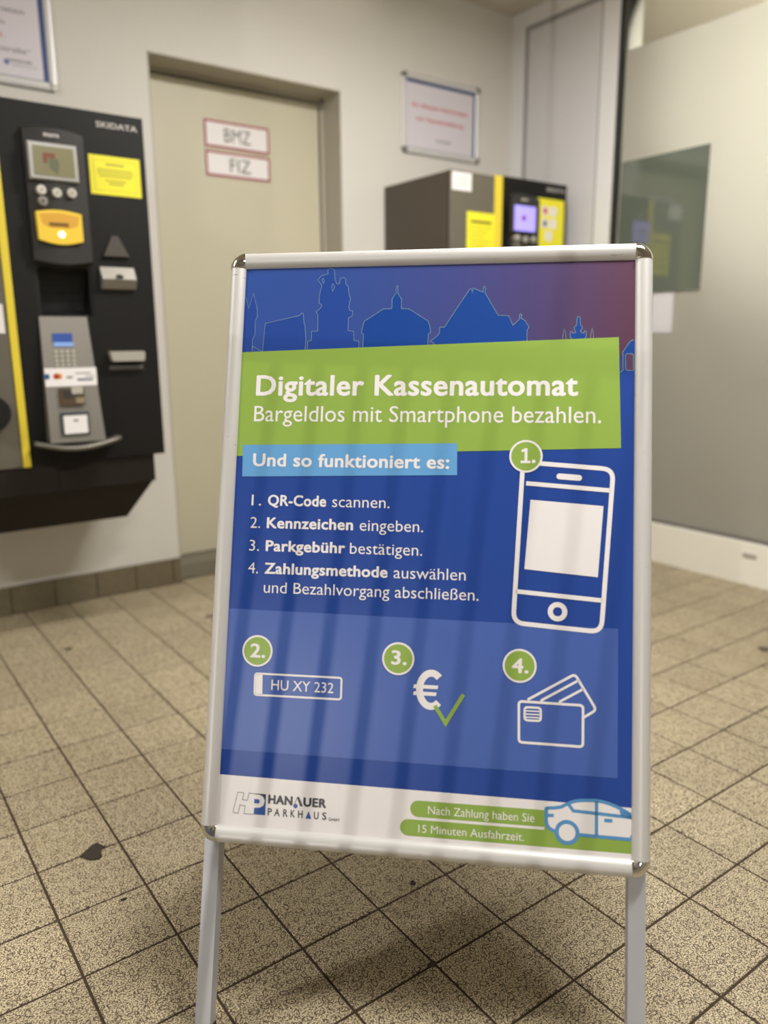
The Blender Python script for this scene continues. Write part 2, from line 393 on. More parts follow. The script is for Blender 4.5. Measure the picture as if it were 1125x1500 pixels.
# passage beyond the frosted glass
struct(MB().box(4.55, 4.65, y0-.2, y1+.3, 0, H).build('wall_passage', mat('passage wall', (186, 181, 166), .8)))
struct(MB().box(x1+.2, 4.65, y0-.2, y1+.3, -.08, 0).build('floor_passage', mat('passage floor', (120, 112, 96), .7)))
struct(MB().box(x1+.2, 4.65, y0-.2, y1+.3, H, H+.1).build('ceiling_passage', ceil_m))

tp = tag(MB().box(x1+.010, x1+.0183, .805, 1.224, 1.175, 1.733).build('tinted_pane', tint_m), 'dark green glossy pane on the frosted glass beside the black seal', 'panel')
tag(MB().box(x1+.0170, x1+.0183, .925, 1.03, 1.004, 1.172).build('white_patch', mat('dull white patch', (205, 203, 206), .5)), 'small pale rectangle on the frosted glass below the dark pane', 'notice')  # thin dull white rectangle lying on the glass under the dark pane

# ------------------------------------------------------------------ ceiling lamps (outside the view)
for k, (lx, ly, wt) in enumerate(LAMPS):
    where = ['behind the viewer near the middle', 'over the left side of the room', 'nearest the back wall'][k]
    t = thing('ceiling_lamp', 'long white ceiling lamp with bright diffuser ' + where, 'lamp', (lx, ly, H), 'ceiling lamps')
    MB().box(-.32, .32, -.1, .1, -.05, 0).build('housing', alu_m, t)
    MB().box(-.30, .30, -.085, .085, -.058, -.05).build('diffuser', mat('lit diffuser', (255, 246, 224), .5, emit=6.0), t)
    a = area('lamp_light', (0, 0, -.065), (0, 0, 0), .6, .17, wt, (1, .975, .945)); a.parent = t

# ------------------------------------------------------------------ parking ticket machines
YF = 1.4465
def pl_(x, z, d):                      # measured on the fascia plane -> true place when it stands d in front of it
    k = (YF-CAM.y-d)/(YF-CAM.y); return (CAM.x+(x-CAM.x)*k, CAM.z+(z-CAM.z)*k)
def machine(X, label, right):
    L = 0.0
    t = thing('ticket_machine', label, 'machine', (X, YF, .382))
    def M(): return MB()
    def b(name, m, xa, xb, da, db, za, zb, c=0.0, par=None):       # x local to the machine, depth in front of the fascia
        return MB().box(xa, xb, -da, -db, za-.382, zb-.382, c).build(name, m, par or t)
    hm = side_m if right else blackb_m
    hb = MB().box(0, .664, .075, .452, .52-.382, 1.654-.382)
    for q_ in ((0, .345, .52, 1.654), (.497, .664, .52, 1.654), (.345, .497, .52, 1.066), (.345, .497, 1.200, 1.654)): hb.box(q_[0], q_[1], .012 if q_[0] > 0 else .006, .076, q_[2]-.382, q_[3]-.382)
    hb.build('housing', hm, t)
    # tapered lower housing
    z = .382; v = [(0, .03, .52-z), (.664, .03, .52-z), (.664, .452, .52-z), (0, .452, .52-z), (.09, .13, 0), (.594, .13, 0), (.594, .452, 0), (.09, .452, 0)]
    MB().add(v, [(0, 1, 5, 4), (1, 2, 6, 5), (2, 3, 7, 6), (3, 0, 4, 7), (4, 5, 6, 7), (0, 3, 2, 1)]).build('lower_housing', blackb_m, t)
    b('door_panel', grey_m, 0, .249, 0, -.012, .606, 1.656, .002)
    b('stripe', yel_m, .249, .271 if not right else .292, .004, -.01, .606, 1.660, .001)
    fs = .271 if not right else .292
    # front plate with an opening for the recess
    ux0, ux1, uz0, uz1 = .336, .502, 1.060, 1.206
    mb = MB().box(fs, ux0, 0, .012, .612-z, 1.662-z).box(ux1, .698, 0, .012, .612-z, 1.662-z).box(ux0, ux1, 0, .012, uz1-z, 1.662-z).box(ux0, ux1, 0, .012, .612-z, uz0-z)
    fp = mb.build('front_plate', black_m, t)
    rc = []
    for i in range(9):
        a_ = math.pi/2*i/8; rc.append((.070*math.sin(a_), uz0-z+.02+(uz1-uz0-.02)*math.cos(a_)))      # curved chute back
    rc.append((.004, uz0-z))
    vs_ = [(ux0+.0, p[0], p[1]) for p in rc]+[(ux1-.0, p[0], p[1]) for p in rc]; n_ = len(rc)
    rk = mat('recess black', (8, 8, 7), .6)
    fs_ = [(i, i+1, i+1+n_, i+n_) for i in range(n_-1)]
    rb = MB().add(vs_, fs_); rb.box(ux0-.004, ux0+.010, .004, .074, uz0-z, uz1-z).box(ux1-.006, ux1, .004, .074, uz0-z, uz1-z).build('recess', rk, t)
    # control unit, a convex moulding
    n = 12; vs = []; fsx = []
    for i in range(n+1):
        a = i/n; x = .336+.170*a; bulge = .018+.014*math.sin(math.pi*a); zt = 1.586+.008*math.sin(math.pi*a); zb = 1.212-.012*math.sin(math.pi*a)
        vs += [(x, -.0, zt-z+.006), (x, -bulge, zt-z-.004), (x, -bulge, zb-z+.012), (x, 0, zb-z)]
    for i in range(n):
        for k in range(3): fsx.append((4*i+k, 4*i+4+k, 4*i+5+k, 4*i+1+k))
    fsx += [(0, 1, 2, 3), (4*n+3, 4*n+2, 4*n+1, 4*n)]
    cu = MB().add(vs, fsx).build('control_unit', unit_m, t)
    D = .0345
    def q(x, zz, d=D):
        a, c_ = pl_(x+(0.024 if not right else 0), zz, d) if not right else (x, zz)
        return (a-X, c_-z) if not right else (a-1.987, c_-z)
    sx = 0.024 if not right else 1.987
    def g(xw, zw, d=D):                # world measured -> local
        a, c_ = pl_(xw, zw, d); return a-X, c_-z
    off = 0 if not right else (1.987-.024)+.012
    # bezel, display (same layout on both)
    a0, c0 = g(.375+off, 1.452); a1, c1 = g(.513+off, 1.556)
    if right: a0, c0 = g(2.345, 1.440); a1, c1 = g(2.487, 1.556)
    bz = MB().box(a0, a1, -D-.006, -.02, c0, c1, .004).build('display_bezel', bezel_m if not right else unit_m, t)
    g_ = .011 if not right else .006
    dm = mat('lcd olive', (128, 124, 88), .3) if not right else mat('lit violet screen', (150, 140, 235), .4, emit=0.75)
    dp = MB().box(a0+g_, a1-g_, -D-.0075, -D-.004, c0+g_, c1-g_).build('display', dm, bz)
    mx_, mz_ = (a0+a1)/2, (c0+c1)/2
    if not right:
        MB().box(mx_-.030, mx_+.004, -D-.0082, -D-.0076, mz_+.008, mz_+.022).box(mx_-.030, mx_-.018, -D-.0082, -D-.0076, mz_-.006, mz_+.008).build('red_icon', mat('lcd red', (124, 72, 52), .5), dp)
        MB().prism([(mx_-.014, mz_+.006), (mx_-.014, mz_-.018), (mx_+.008, mz_-.036), (mx_+.014, mz_-.008), (mx_+.012, mz_+.008)], -D-.0082, -D-.0076).build('green_icon', mat('lcd green', (98, 102, 76), .5), dp)
    else:
        MB().disc(mx_-.008, mz_+.002, .013, -D-.0082, -D-.0076, 14).build('red_icon', mat('screen red', (150, 80, 120), .5), dp)
    # brand mark on the unit and the plate
    lx, lz = g(.4225+off, 1.5735); text('brand_mark', 'SKIDATA', lx, lx+.044, lz, .009, -.0335, label_w, t, bold=.03)
    if not right: lx, lz = g(.577, 1.6195, 0); lx1 = g(.703, 1.63, 0)[0]
    else: lx, lz = g(2.552, 1.6255, 0); lx1 = g(2.672, 1.63, 0)[0]
    text('brand_lettering', 'SKIDATA', lx, lx1, lz, .0165, -.0012, mat('pale grey print', (176, 172, 164) if not right else (120, 118, 114), .5), t, bold=.035, slope=0)
    # buttons
    for (bx_, bz_, dk) in ((.402, 1.423, 0), (.4455, 1.4185, 0), (.489, 1.4215, 0), (.4035, 1.392, 1)):
        if right: bx_, bz_ = {.402: 2.378, .4455: 2.428, .489: 2.479, .4035: 2.380}[bx_], bz_-.006
        px, pz = g(bx_, bz_, D)
        bt = MB().disc(px, pz, .0135, -D-.005, -.02, 24).disc(px, pz, .011, -D-.007, -D-.005, 24).build('button', btn_m if not dk else steel_m, t)
        MB().disc(px, pz, .004 if dk else .003, -D-.0078, -D-.007, 12).build('button_mark', ink_m if dk else greyink, bt)
    # yellow ticket mouth
    def gg(xw, zw, d=.036): return g(xw+off, zw, d)
    top = [gg(.381+.130*i/8, 1.362+.008*math.sin(math.pi*i/8)) for i in range(9)]; bot = [gg(.511-.128*i/8, 1.283-.012*math.sin(math.pi*i/8)) for i in range(9)]
    ym = MB().prism(bot+top, -.040, -.018).build('ticket_mouth', mat('ticket mouth yellow', (242, 205, 62), .4), t)
    pts = [gg(*p) for p in ((.388, 1.356), (.447, 1.362), (.505, 1.355), (.497, 1.326), (.470, 1.318), (.420, 1.318), (.397, 1.327))]
    MB().prism(pts, -.0405, -.0395).build('mouth_hood', mat('ticket mouth amber', (218, 165, 52), .5), ym)
    p = gg(.415, 1.324); p2 = gg(.470, 1.333); MB().box(p[0], p2[0], -.042, -.0395, p[1], p2[1]).build('ticket_slot', mat('slot brown', (120, 84, 24), .6), ym)
    p = gg(.448, 1.300); MB().disc(p[0], p[1], .0095, -.043, -.0395, 18).build('guide_light', mat('guide light', (255, 250, 225), .4, emit=1.0), ym)
    # coin funnel, coin slot bracket, receipt lip
    P = [g(*p, .004) for p in ((.597+off, 1.306), (.616+off, 1.306), (.648+off, 1.245), (.568+off, 1.245))]
    MB().prism(P, -.012, 0).build('coin_funnel', mat('funnel grey', (74, 69, 62), .5), t)
    a, c_ = g(.558+off, 1.144, .02); a2, c2 = g(.666+off, 1.214, .02)
    cs = MB().add([(a, 0, c_), (a2, 0, c_), (a2, 0, c2), (a, 0, c2), (a, -.014, c_+.004), (a2, -.014, c_+.004), (a2, -.028, c_+.032), (a, -.028, c_+.032), (a2, -.006, c2), (a, -.006, c2)],
                  [(4, 5, 6, 7), (7, 6, 8, 9), (9, 8, 2, 3), (0, 4, 7, 9, 3), (1, 2, 8, 6, 5), (0, 1, 5, 4), (0, 3, 2, 1)]).build('coin_slot', steel_m, t)
    MB().prism([((a+a2)/2+.012*math.cos(math.pi*i/8), c_+.036+.011*math.sin(math.pi*i/8)) for i in range(9)], -.0295, -.012).build('coin_opening', ink_m, cs)
    a, c_ = g(.562+off, .922, .02); a2, c2 = g(.676+off, .953, .02)
    rl = MB().prism([(a, c2), (a2-.003, c2), (a2, c2-.010), (a2-.004, c_), (a+.008, c_)], -.03, 0).build('receipt_lip', mat('bright steel', (190, 186, 174), .4, metal=.4), t)
    MB().box(a+.002, a2-.002, -.008, 0, c_-.028, c_-.013, .002).build('receipt_tray', mat('tray grey', (84, 82, 78), .5), t)
    # card terminal: tilted steel plate
    ta = [g(.3605+off, 1.060, .002), g(.5015+off, 1.060, .002)]; tb = [g(.359+off, .674, .05), g(.528+off, .672, .05)]
    va = [(ta[0][0], -.003, ta[0][1]), (ta[1][0], -.003, ta[1][1]), (tb[1][0], -.052, tb[1][1]), (tb[0][0], -.052, tb[0][1]),
          (ta[0][0], 0, ta[0][1]), (ta[1][0], 0, ta[1][1]), (tb[1][0], 0, tb[1][1]), (tb[0][0], 0, tb[0][1])]
    ct = MB().add(va, [(0, 3, 2, 1), (4, 5, 6, 7), (0, 4, 7, 3), (1, 2, 6, 5), (0, 1, 5, 4), (3, 7, 6, 2)]).build('card_terminal', steel_m, t)
    def dep(zw): return .003+.049*(1.060-zw)/.386
    def slab(name, m, xa, xb, za, zb, pr, par=ct, y_in=.001):
        d0, d1 = dep(za)+pr, dep(zb)+pr
        A, B, C_, D_ = g(xa+off, za, d0), g(xb+off, za, d0), g(xb+off, zb, d1), g(xa+off, zb, d1)
        v = [(A[0], -d0, A[1]), (B[0], -d0, B[1]), (C_[0], -d1, C_[1]), (D_[0], -d1, D_[1]), (A[0], -d0+pr+y_in, A[1]), (B[0], -d0+pr+y_in, B[1]), (C_[0], -d1+pr+y_in, C_[1]), (D_[0], -d1+pr+y_in, D_[1])]
        return MB().add(v, [(0, 1, 2, 3), (4, 7, 6, 5), (0, 4, 5, 1), (1, 5, 6, 2), (2, 6, 7, 3), (3, 7, 4, 0)]).build(name, m, par)
    slab('terminal_display', mat('terminal blue', (38, 72, 150), .35, emit=.12), .394, .452, .983, 1.010, .003)
    slab('terminal_display', mat('terminal pale blue', (130, 165, 225), .35, emit=.12), .396, .454, .971, .983, .003)
    for r_k in range(4):
        for c_k in range(4):
            xx = .396+.017*c_k; zz = .955-.0135*r_k
            slab('key', mat('steel key', (190, 186, 172), .4, metal=.5), xx, xx+.009, zz-.004, zz+.004, .003)
    st = slab('acceptance_sticker', label_w, .3605, .5165, .849, .905, .0015)
    for xx, m in ((.3665, mat('logo navy', (50, 90, 140), .5)), (.394, mat('logo red', (206, 70, 50), .5)), (.404, mat('logo orange', (235, 150, 60), .5))):
        d0 = dep(.878)+.003; p = g(xx+off, .880, d0); MB().disc(p[0], p[1], .0085, -d0, -d0+.0006, 16).build('card_logo', m, ct)
    for xx, xw, zz, hh, m in ((.424, .443, .876, .006, greyink), (.452, .50, .888, .003, greyink), (.456, .505, .868, .006, mat('print navy', (88, 98, 122), .5)), (.48, .51, .878, .0025, greyink)):
        slab('printed_bar', m, xx, xw, zz-hh/2, zz+hh/2, .0022)
    cr = slab('card_reader', mat('reader bronze', (92, 78, 58), .35, metal=.4), .400, .474, .790, .843, .010)
    slab('card_opening', ink_m, .410, .437, .812, .836, .0115); slab('reader_lip', btn_m, .436, .470, .824, .845, .014); slab('reader_lip', mat('reader tan', (150, 138, 108), .4, metal=.3), .447, .472, .794, .812, .013)
    slab('contactless_frame', mat('slate frame', (62, 64, 70), .4), .396, .482, .697, .768, .007); slab('contactless_pad', label_w, .404, .476, .700, .757, .0085)
    slab('contactless_mark', greyink, .434, .448, .738, .744, .0092)
    # curved steel shelf
    vs, fv = [], []
    for i in range(15):
        a = i/14; xm = .311+.268*a+off; zz = .676-.024*math.sin(math.pi*a); d = .055+.03*math.sin(math.pi*a); p = g(xm, zz, d)
        vs += [(p[0], -d, p[1]+.007), (p[0], -d-.006, p[1]), (p[0], -d, p[1]-.008), (p[0]*.9+.0436, 0, p[1]+.004)]
    for i in range(14):
        for k in range(4): fv.append((4*i+k, 4*i+(k+1) % 4, 4*i+4+(k+1) % 4, 4*i+4+k))
    fv += [(0, 3, 2, 1), (56, 57, 58, 59)]
    MB().add(vs, fv).build('shelf', mat('shelf metal', (120, 117, 108), .4, metal=.5), t, smooth=True)
    # knob on the grey door
    MB().disc(.175, .778-z, .052, -.02, 0, 30).disc(.175, .778-z, .03, -.045, -.02, 24).build('lock_knob', mat('black plastic', (24, 23, 22), .4), t)
    return t, g
mL, gL = machine(.024, 'black and grey ticket machine with greenish display left of the beige door', False)
mR, gR = machine(1.987, 'grey and black ticket machine with violet screen right of the beige door', True)
z = .382
def label_on(par, g, name, m, xa, xb, za, zb, d=.0008):
    a, c = g(xa, za, 0); b, e = g(xb, zb, 0); return MB().box(a, b, -d, -.0001, c, e).build(name, m, par), a, b, c, e
# labels, left machine
o, a, b, c, e = label_on(mL, gL, 'yellow_notice', label_y, .547, .7035, 1.4265, 1.5400)
mb = MB(); ribbon(mb, [(a+.013, c+.013), (b-.013, c+.013), (b-.013, e-.013), (a+.013, e-.013)], .0012, -.0012, True); mb.build('border_line', inkg_m, o)
cx = (a+b)/2
for wd, zz, hh in ((.056, .089, .006), (.108, .073, .0045), (.112, .064, .0045), (.10, .055, .0045), (.066, .042, .0045), (.046, .033, .005)):
    MB().box(cx-wd/2, cx+wd/2, -.0012, -.0009, c+zz-hh/2, c+zz+hh/2).build('print_line', inkg_m, o)
label_on(mL, gL, 'white_sticker', label_w, .215, .2625, 1.01, 1.094)
# labels, right machine
o, a, b, c, e = label_on(mR, gR, 'white_sticker', label_w, 1.996, 2.103, 1.580, 1.650)
for zz in (.02, .035, .05): MB().box(a+.015, b-.018, -.0012, -.0009, c+zz, c+zz+.004).build('print_line', mat('faint ink', (190, 182, 186), .6), o)
o, a, b, c, e = label_on(mR, gR, 'yellow_notice', label_y, 2.080, 2.236, 1.30, 1.503)
MB().box(a+.022, b-.018, -.0012, -.0009, e-.043, e-.034).build('headline_bar', ink_m, o)
for k in range(7): MB().box(a+.02, b-.02-.02*(k % 3), -.0012, -.0009, e-.062-.018*k, e-.058-.018*k).build('print_line', inkg_m, o)
o, a, b, c, e = label_on(mR, gR, 'yellow_notice', label_y, 2.496, 2.672, 1.33, 1.594)
for dx, dz, m in ((.052, .052, redt_m), (.105, .052, label_w), (.052, .105, mat('violet ink', (120, 110, 150), .6)), (.105, .105, label_w), (.078, .158, label_w)):
    MB().box(a+dx-.022, a+dx+.022, -.0012, -.0009, e-dz-.02, e-dz+.02).build('pictogram', label_w, o)
    if m is not label_w: MB().disc(a+dx, e-dz, .014, -.0016, -.0013, 16).build('pictogram', m, o)

# ------------------------------------------------------------------ door signs
YS = YD-.0012
for s, za, zb, wx in (('BMZ', 1.755, 1.860, 'upper'), ('FIZ', 1.645, 1.7435, 'lower')):
    t = thing('door_sign', 'white sign with red border reading %s, %s of the two on the beige door' % (s, wx), 'sign', (1.343, YS, za))
    box('plate', label_w, t, -.147, .147, -.002, 0, 0, zb-za)
    mb = MB(); ribbon(mb, [(-.142, .005), (.142, .005), (.142, zb-za-.005), (-.142, zb-za-.005)], .0085, -.0024, True); mb.build('border', red_m, t)
    wv = .118 if s == 'BMZ' else .094
    text('lettering', s, -.004-wv/2+(.012 if s == 'FIZ' else .004), -.004+wv/2+(.012 if s == 'FIZ' else .004), (zb-za)*.5-.026, .052, -.0024, mat('dark grey lettering', (88, 86, 88), .5), t, bold=.0)

# ------------------------------------------------------------------ snap frames on the wall
def snap_frame(label, xa, xb, za, zb, rail=.026, corner=.02):
    t = thing('notice_frame', label, 'frame', (xa, y1, za)); w_, h_ = xb-xa, zb-za; D = .014
    box('backing', mat('frame backing', (190, 190, 192), .5), t, rail*.6, w_-rail*.6, -.006, 0, rail*.6, h_-rail*.6)
    prof = [(0, -.002), (.0, -.008), (.2, -.0125), (.5, -D), (.8, -.0125), (1, -.008), (1, -.003)]
    c = corner
    def rail_mesh(p0, p1, inn):        # inn: inward direction
        vs = []; n = len(prof)
        for P_ in (p0, p1):
            for a, d in prof: vs.append((P_[0]+inn[0]*a*rail, d, P_[1]+inn[1]*a*rail))
        fs = [(i, i+1, i+1+n, i+n) for i in range(n-1)] + [tuple(range(n)), tuple(range(2*n-1, n-1, -1))]
        return MB().add(vs, fs)
    rail_mesh((c, 0), (w_-c, 0), (0, 1)).build('rail', silver_m, t, smooth=False); rail_mesh((c, h_), (w_-c, h_), (0, -1)).build('rail', silver_m, t)
    rail_mesh((0, c), (0, h_-c), (1, 0)).build('rail', silver_m, t); rail_mesh((w_, c), (w_, h_-c), (-1, 0)).build('rail', silver_m, t)
    for sx, sz, ox, oz in ((1, 1, 0, 0), (-1, 1, w_, 0), (1, -1, 0, h_), (-1, -1, w_, h_)):
        pts = [(c+.004, 0), (c+.004, rail), (rail, rail), (rail, c+.004), (0, c+.004)] + [(c-c*math.cos(a*math.pi/12), c-c*math.sin(a*math.pi/12)) for a in range(1, 6)]
        MB().prism([(ox+sx*p[0], oz+sz*p[1]) for p in pts], -D-.001, -.001).build('corner_cap', mat('grey corner cap', (140, 138, 130), .35, metal=.6), t)
    return t, w_, h_
t, w_, h_ = snap_frame('silver frame with red printed notice hanging above the right ticket machine', 2.085, 2.556, 1.815, 2.153)
pp = box('paper', blueb_m, t, .022, w_-.022, -.0072, -.006, .022, h_-.022)
sh = box('sheet', paper_m, t, .026, w_-.042, -.0078, -.0070, .028, h_-.040)
text('lettering', 'An diesem Automaten', .056, .392, .205-.005, .018, -.0082, redt_m, t, bold=.02)
text('lettering', 'nur Kartenzahlung', .083, .368, .150-.005, .018, -.0082, redt_m, t, bold=.02)
text('lettering', 'HANAUER', .198, .294, .066, .010, -.0082, mat('logo grey', (110, 108, 116), .5), t, bold=.03)
t, w_, h_ = snap_frame('tall silver notice frame with blue border above the left ticket machine', .150, .602, 1.822, 2.45, rail=.028)
box('paper', blueb_m, t, .022, w_-.024, -.0072, -.006, .024, h_-.022)
box('sheet', paper_m, t, .045, w_-.046, -.0078, -.0070, .030, h_-.045)
fi = mat('text grey', (108, 100, 108), .5)
text('lettering', 'Automaten', .190, .361, .222, .016, -.0082, fi, t); text('lettering', 'in', .279, .298, .182, .015, -.0082, fi, t)
text('lettering', '1.', .281, .296, .141, .016, -.0082, redt_m, t, bold=.02); text('lettering', '„Nordstraße“', .190, .370, .102, .016, -.0082, fi, t)
text('lettering', 'HANAUER', .298, .372, .073, .009, -.0082, fi, t, bold=.03); text('lettering', 'PARKHAUS', .310, .385, .060, .008, -.0082, mat('text pale', (160, 160, 170), .5), t)
MB().disc(.292, .070, .009, -.0083, -.0079, 14).build('logo_mark', mat('logo blue', (96, 116, 168), .5), t)

# ------------------------------------------------------------------ debris on the floor
def blob(name, label, x, y, r, sx, h, colr, seed):
    rnd = random.Random(seed); n = 14; pts = []
    for i in range(n):
        a = 2*math.pi*i/n; q = r*rnd.uniform(.65, 1.15); pts.append((x+q*sx*math.cos(a), y+q*math.sin(a)))
    vs = [(p[0], p[1], .0003) for p in pts] + [(x+(p[0]-x)*.8, y+(p[1]-y)*.8, h) for p in pts] + [(x, y, h*1.1)]
    fs = [(i, (i+1) % n, (i+1) % n+n, i+n) for i in range(n)] + [(i+n, (i+1) % n+n, 2*n) for i in range(n)]
    return tag(MB().add(vs, fs).build(name, mat('dirt %s' % name, colr, .7)), label, 'debris')
vs = []
fl = [(125, 1250), (134, 1246), (141, 1243), (147, 1242), (150, 1245), (153, 1247), (149, 1250), (149, 1255), (146, 1257), (138, 1257), (131, 1253)]
flw = [(.0776, .3085), (.0944, .3210), (.107, .330), (.118, .3315), (.1225, .320), (.127, .3105), (.1165, .302), (.1135, .285), (.106, .279), (.092, .2835), (.0825, .298)]
vs = [(p[0], p[1], .0006) for p in flw] + [(p[0], p[1], .0022) for p in flw]; n = len(flw)
tri = tessellate_polygon([[Vector((p[0], p[1], 0)) for p in flw]])
tag(MB().add(vs, [(i, (i+1) % n, (i+1) % n+n, i+n) for i in range(n)]+[tuple(i+n for i in q) for q in tri]).build('dark_flake', mat('dark flake', (50, 42, 30), .7)),
    'dark brown leaf shaped flake on the tiles left of the sign', 'debris')
blob('gum_spot', 'round dark gum spot on floor near the skirting below the left machine', .344, 1.425, .016, 1.0, .002, (84, 76, 60), 1)
blob('gum_spot', 'dark gum spot on floor by the door side of the sign', .846, 1.435, .015, 1.4, .002, (110, 100, 78), 2)
blob('grit_crumb', 'small black crumb on floor tile under the sign edge', .553, -.139, .0055, 1.0, .004, (48, 36, 26), 3)
blob('grout_chip', 'dark chipped patch where four tiles meet between the sign legs', .462, -.309, .008, 1.2, .0012, (56, 44, 30), 4)
blob('gum_spot', 'dark gum spot on floor at the right edge by the glass', 2.149, .062, .020, 1.3, .002, (96, 88, 70), 5)
blob('grit_crumb', 'tiny dark splinter on floor tile left of the sign leg', .108, .137, .0028, 2.0, .003, (60, 48, 34), 6)

# ------------------------------------------------------------------ the A-board
root = thing('sandwich_board', 'silver framed sandwich board with blue parking payment poster in the foreground', 'sign', (.5, -.1, 0))
RI = Matrix.Translation(-Vector(root.location))
def frame_matrix(o, u, n, w_): return RI @ Matrix(((u.x, n.x, w_.x, o.x), (u.y, n.y, w_.y, o.y), (u.z, n.z, w_.z, o.z), (0, 0, 0, 1)))
MF = frame_matrix(O, U, Nn, W)
hz = Vector((U.y*-1, U.x, 0)).normalized()              # horizontal, away from the viewer
if hz.dot(Nn) < 0: hz = -hz
U2 = Vector((-U.x, -U.y, U.z)); W2 = (W-hz*2*W.dot(hz)).normalized(); W2 = (W2-U2*W2.dot(U2)).normalized(); N2 = W2.cross(U2)
MR = frame_matrix(O+U*.58+hz*.078, U2, N2, W2)
PW, PH, RW = .58, .832, .0245
prof = [(0, .006), (0, -.0012), (.0016, -.0035), (.005, -.0062), (.010, -.0088), (.0145, -.0093), (.019, -.0082), (.0225, -.0048), (.0245, .0005), (.0245, .010), (.012, .012)]
def sweep(path_fn, steps):
    vs, fs = [], []; n = len(prof)
    for k in range(steps+1):
        for r, d in prof: vs.append(path_fn(k/steps, r, d))
    for k in range(steps):
        for i in range(n): fs.append((k*n+i, k*n+(i+1) % n, (k+1)*n+(i+1) % n, (k+1)*n+i))
    fs += [tuple(range(n-1, -1, -1)), tuple(range(steps*n, steps*n+n))]
    return MB().add(vs, fs)
def smooth_by_angle(o):
    for p in o.data.polygons: p.use_smooth = True
    m_ = o.modifiers.new('edge', 'EDGE_SPLIT'); m_.split_angle = R(38)
def board(MX, front):
    for fn in (lambda t, r, d: (t*PW, d, r), lambda t, r, d: ((1-t)*PW, d, -PH-r), lambda t, r, d: (-r, d, -PH*(1-t)), lambda t, r, d: (PW+r, d, -PH*t)):
        smooth_by_angle(sweep(fn, 1).build('rail', silver_m, root, MX))
    for cx, cz, a0 in ((0, 0, 90), (PW, 0, 0), (PW, -PH, 270), (0, -PH, 180)):
        def fn(t, r, d, cx=cx, cz=cz, a0=a0):
            a = R(a0+90*t); rr = r*1.03; return (cx+rr*math.cos(a), d*1.08 if d < 0 else d, cz+rr*math.sin(a))
        cap = sweep(fn, 10).build('corner_cap', chrome_m, root, MX); smooth_by_angle(cap); cap['label'] = 'chrome rounded corner cap'
        qx, qz = cx+.0072*math.cos(R(a0+45)), cz+.0072*math.sin(R(a0+45))
        MB().disc(qx, qz, .0026, -.0105, -.006, 14).build('rivet', chrome_m, cap)
    box('back_sheet', mat('grey back sheet', (140, 140, 142), .6), root, -.006, PW+.006, .004, .0055, -PH-.006, .006, mw=MX)
    for ua, ub in ((-.0225, .0), (.5785, .6015)):
        l = MB(); L_ = 1.145 - (.0 if front else .0)
        l.box(ua, ub, .0125, .036, -1.132, -.004); l.build('leg', leg_m, root, MX)
        MB().box(ua-.001, ub+.001, .0115, .037, -1.148, -1.120).build('foot_cap', mat('black rubber foot', (32, 32, 32), .6), root, MX)
board(MF, True); board(MR, False)
for u in (.06, .49):
    P0 = O+U*u+W*.012; 
    hp = MB().box(-.02, .02, .004, .074, -.006, .0).build('hinge', steel_m, root, frame_matrix(O+U*u+W*.004+Nn*.006, U, hz, Vector((0, 0, 1))))
for u in (-.004, .584):
    pa = O+U*u-W*.75+Nn*.03; pb = O+U*u+hz*.078-W2*.75-hz*.02
    dd = pb-pa; ln = dd.length; dx = dd.normalized(); dy = Vector((0, 0, 1)).cross(dx).normalized(); dz = dx.cross(dy)
    MB().box(0, ln, -.001, .001, -.006, .006).build('spreader_bar', steel_m, root, RI @ Matrix(((dx.x, dy.x, dz.x, pa.x), (dx.y, dy.y, dz.y, pa.y), (dx.z, dy.z, dz.z, pa.z), (0, 0, 0, 1))))

# ---- poster artwork (mm on the poster: u right, v down)
A = [(1.3, 44.0), (6.8, 62.5), (13.5, 38.9), (20.5, 63.4), (21.4, 74.5), (18.3, 82.9), (19.1, 103.7), (15.4, 111.5), (15.7, 130.3)]
A2 = [(15.7, 130.3), (16.2, 121.6), (31.2, 130.5)]
B = [(32.2, 130.5), (34.4, 86.3), (88.0, 74.8), (90.9, 70.8), (93.4, 71.4), (95.1, 86.5), (96.8, 89.6), (99.3, 111.4), (98.8, 128.5)]
Cm = [(102.5, 127.9), (102.2, 114.6), (107.8, 114.0), (107.5, 99.7), (117.1, 99.2), (116.3, 74.3), (113.0, 69.2), (118.7, 65.0), (121.9, 59.4), (117.0, 55.6), (117.9, 39.9), (120.5, 28.0), (114.2, 19.4), (118.9, 13.2), (129.4, 10.3), (128.5, 4.0), (133.4, 1.6), (138.8, 4.3), (140.3, 18.4), (143.1, 26.0), (147.4, 26.1), (148.7, 18.6), (153.2, 16.2), (157.1, 19.4), (157.4, 27.6), (161.2, 29.8), (162.9, 42.3), (165.7, 50.2), (163.1, 62.6), (165.2, 68.2), (169.8, 68.9), (169.2, 76.6), (163.5, 79.6), (163.6, 99.1), (172.3, 100.5), (173.4, 114.7), (180.8, 115.4), (181.2, 126.7)]
C1 = [(119.8, 19.6), (122.2, 17.1), (124.3, 21.2), (122.6, 25.0)]
C2 = [(137.4, 37.8), (135.6, 30.9), (137.2, 25.9), (140.5, 31.0)]
D = [(187.3, 126.2), (187.4, 104.7), (184.3, 102.5), (185.0, 96.9), (187.6, 85.2), (216.4, 66.5), (229.1, 66.1), (228.9, 51.3), (233.8, 43.7), (235.2, 41.5), (234.1, 37.5), (235.2, 31.7), (237.0, 31.1), (237.2, 37.6), (237.0, 41.6), (238.3, 44.1), (243.1, 51.6), (243.3, 66.4), (255.0, 67.2), (283.7, 85.9), (286.3, 92.1), (288.4, 102.8), (284.9, 105.8), (284.5, 122.5)]
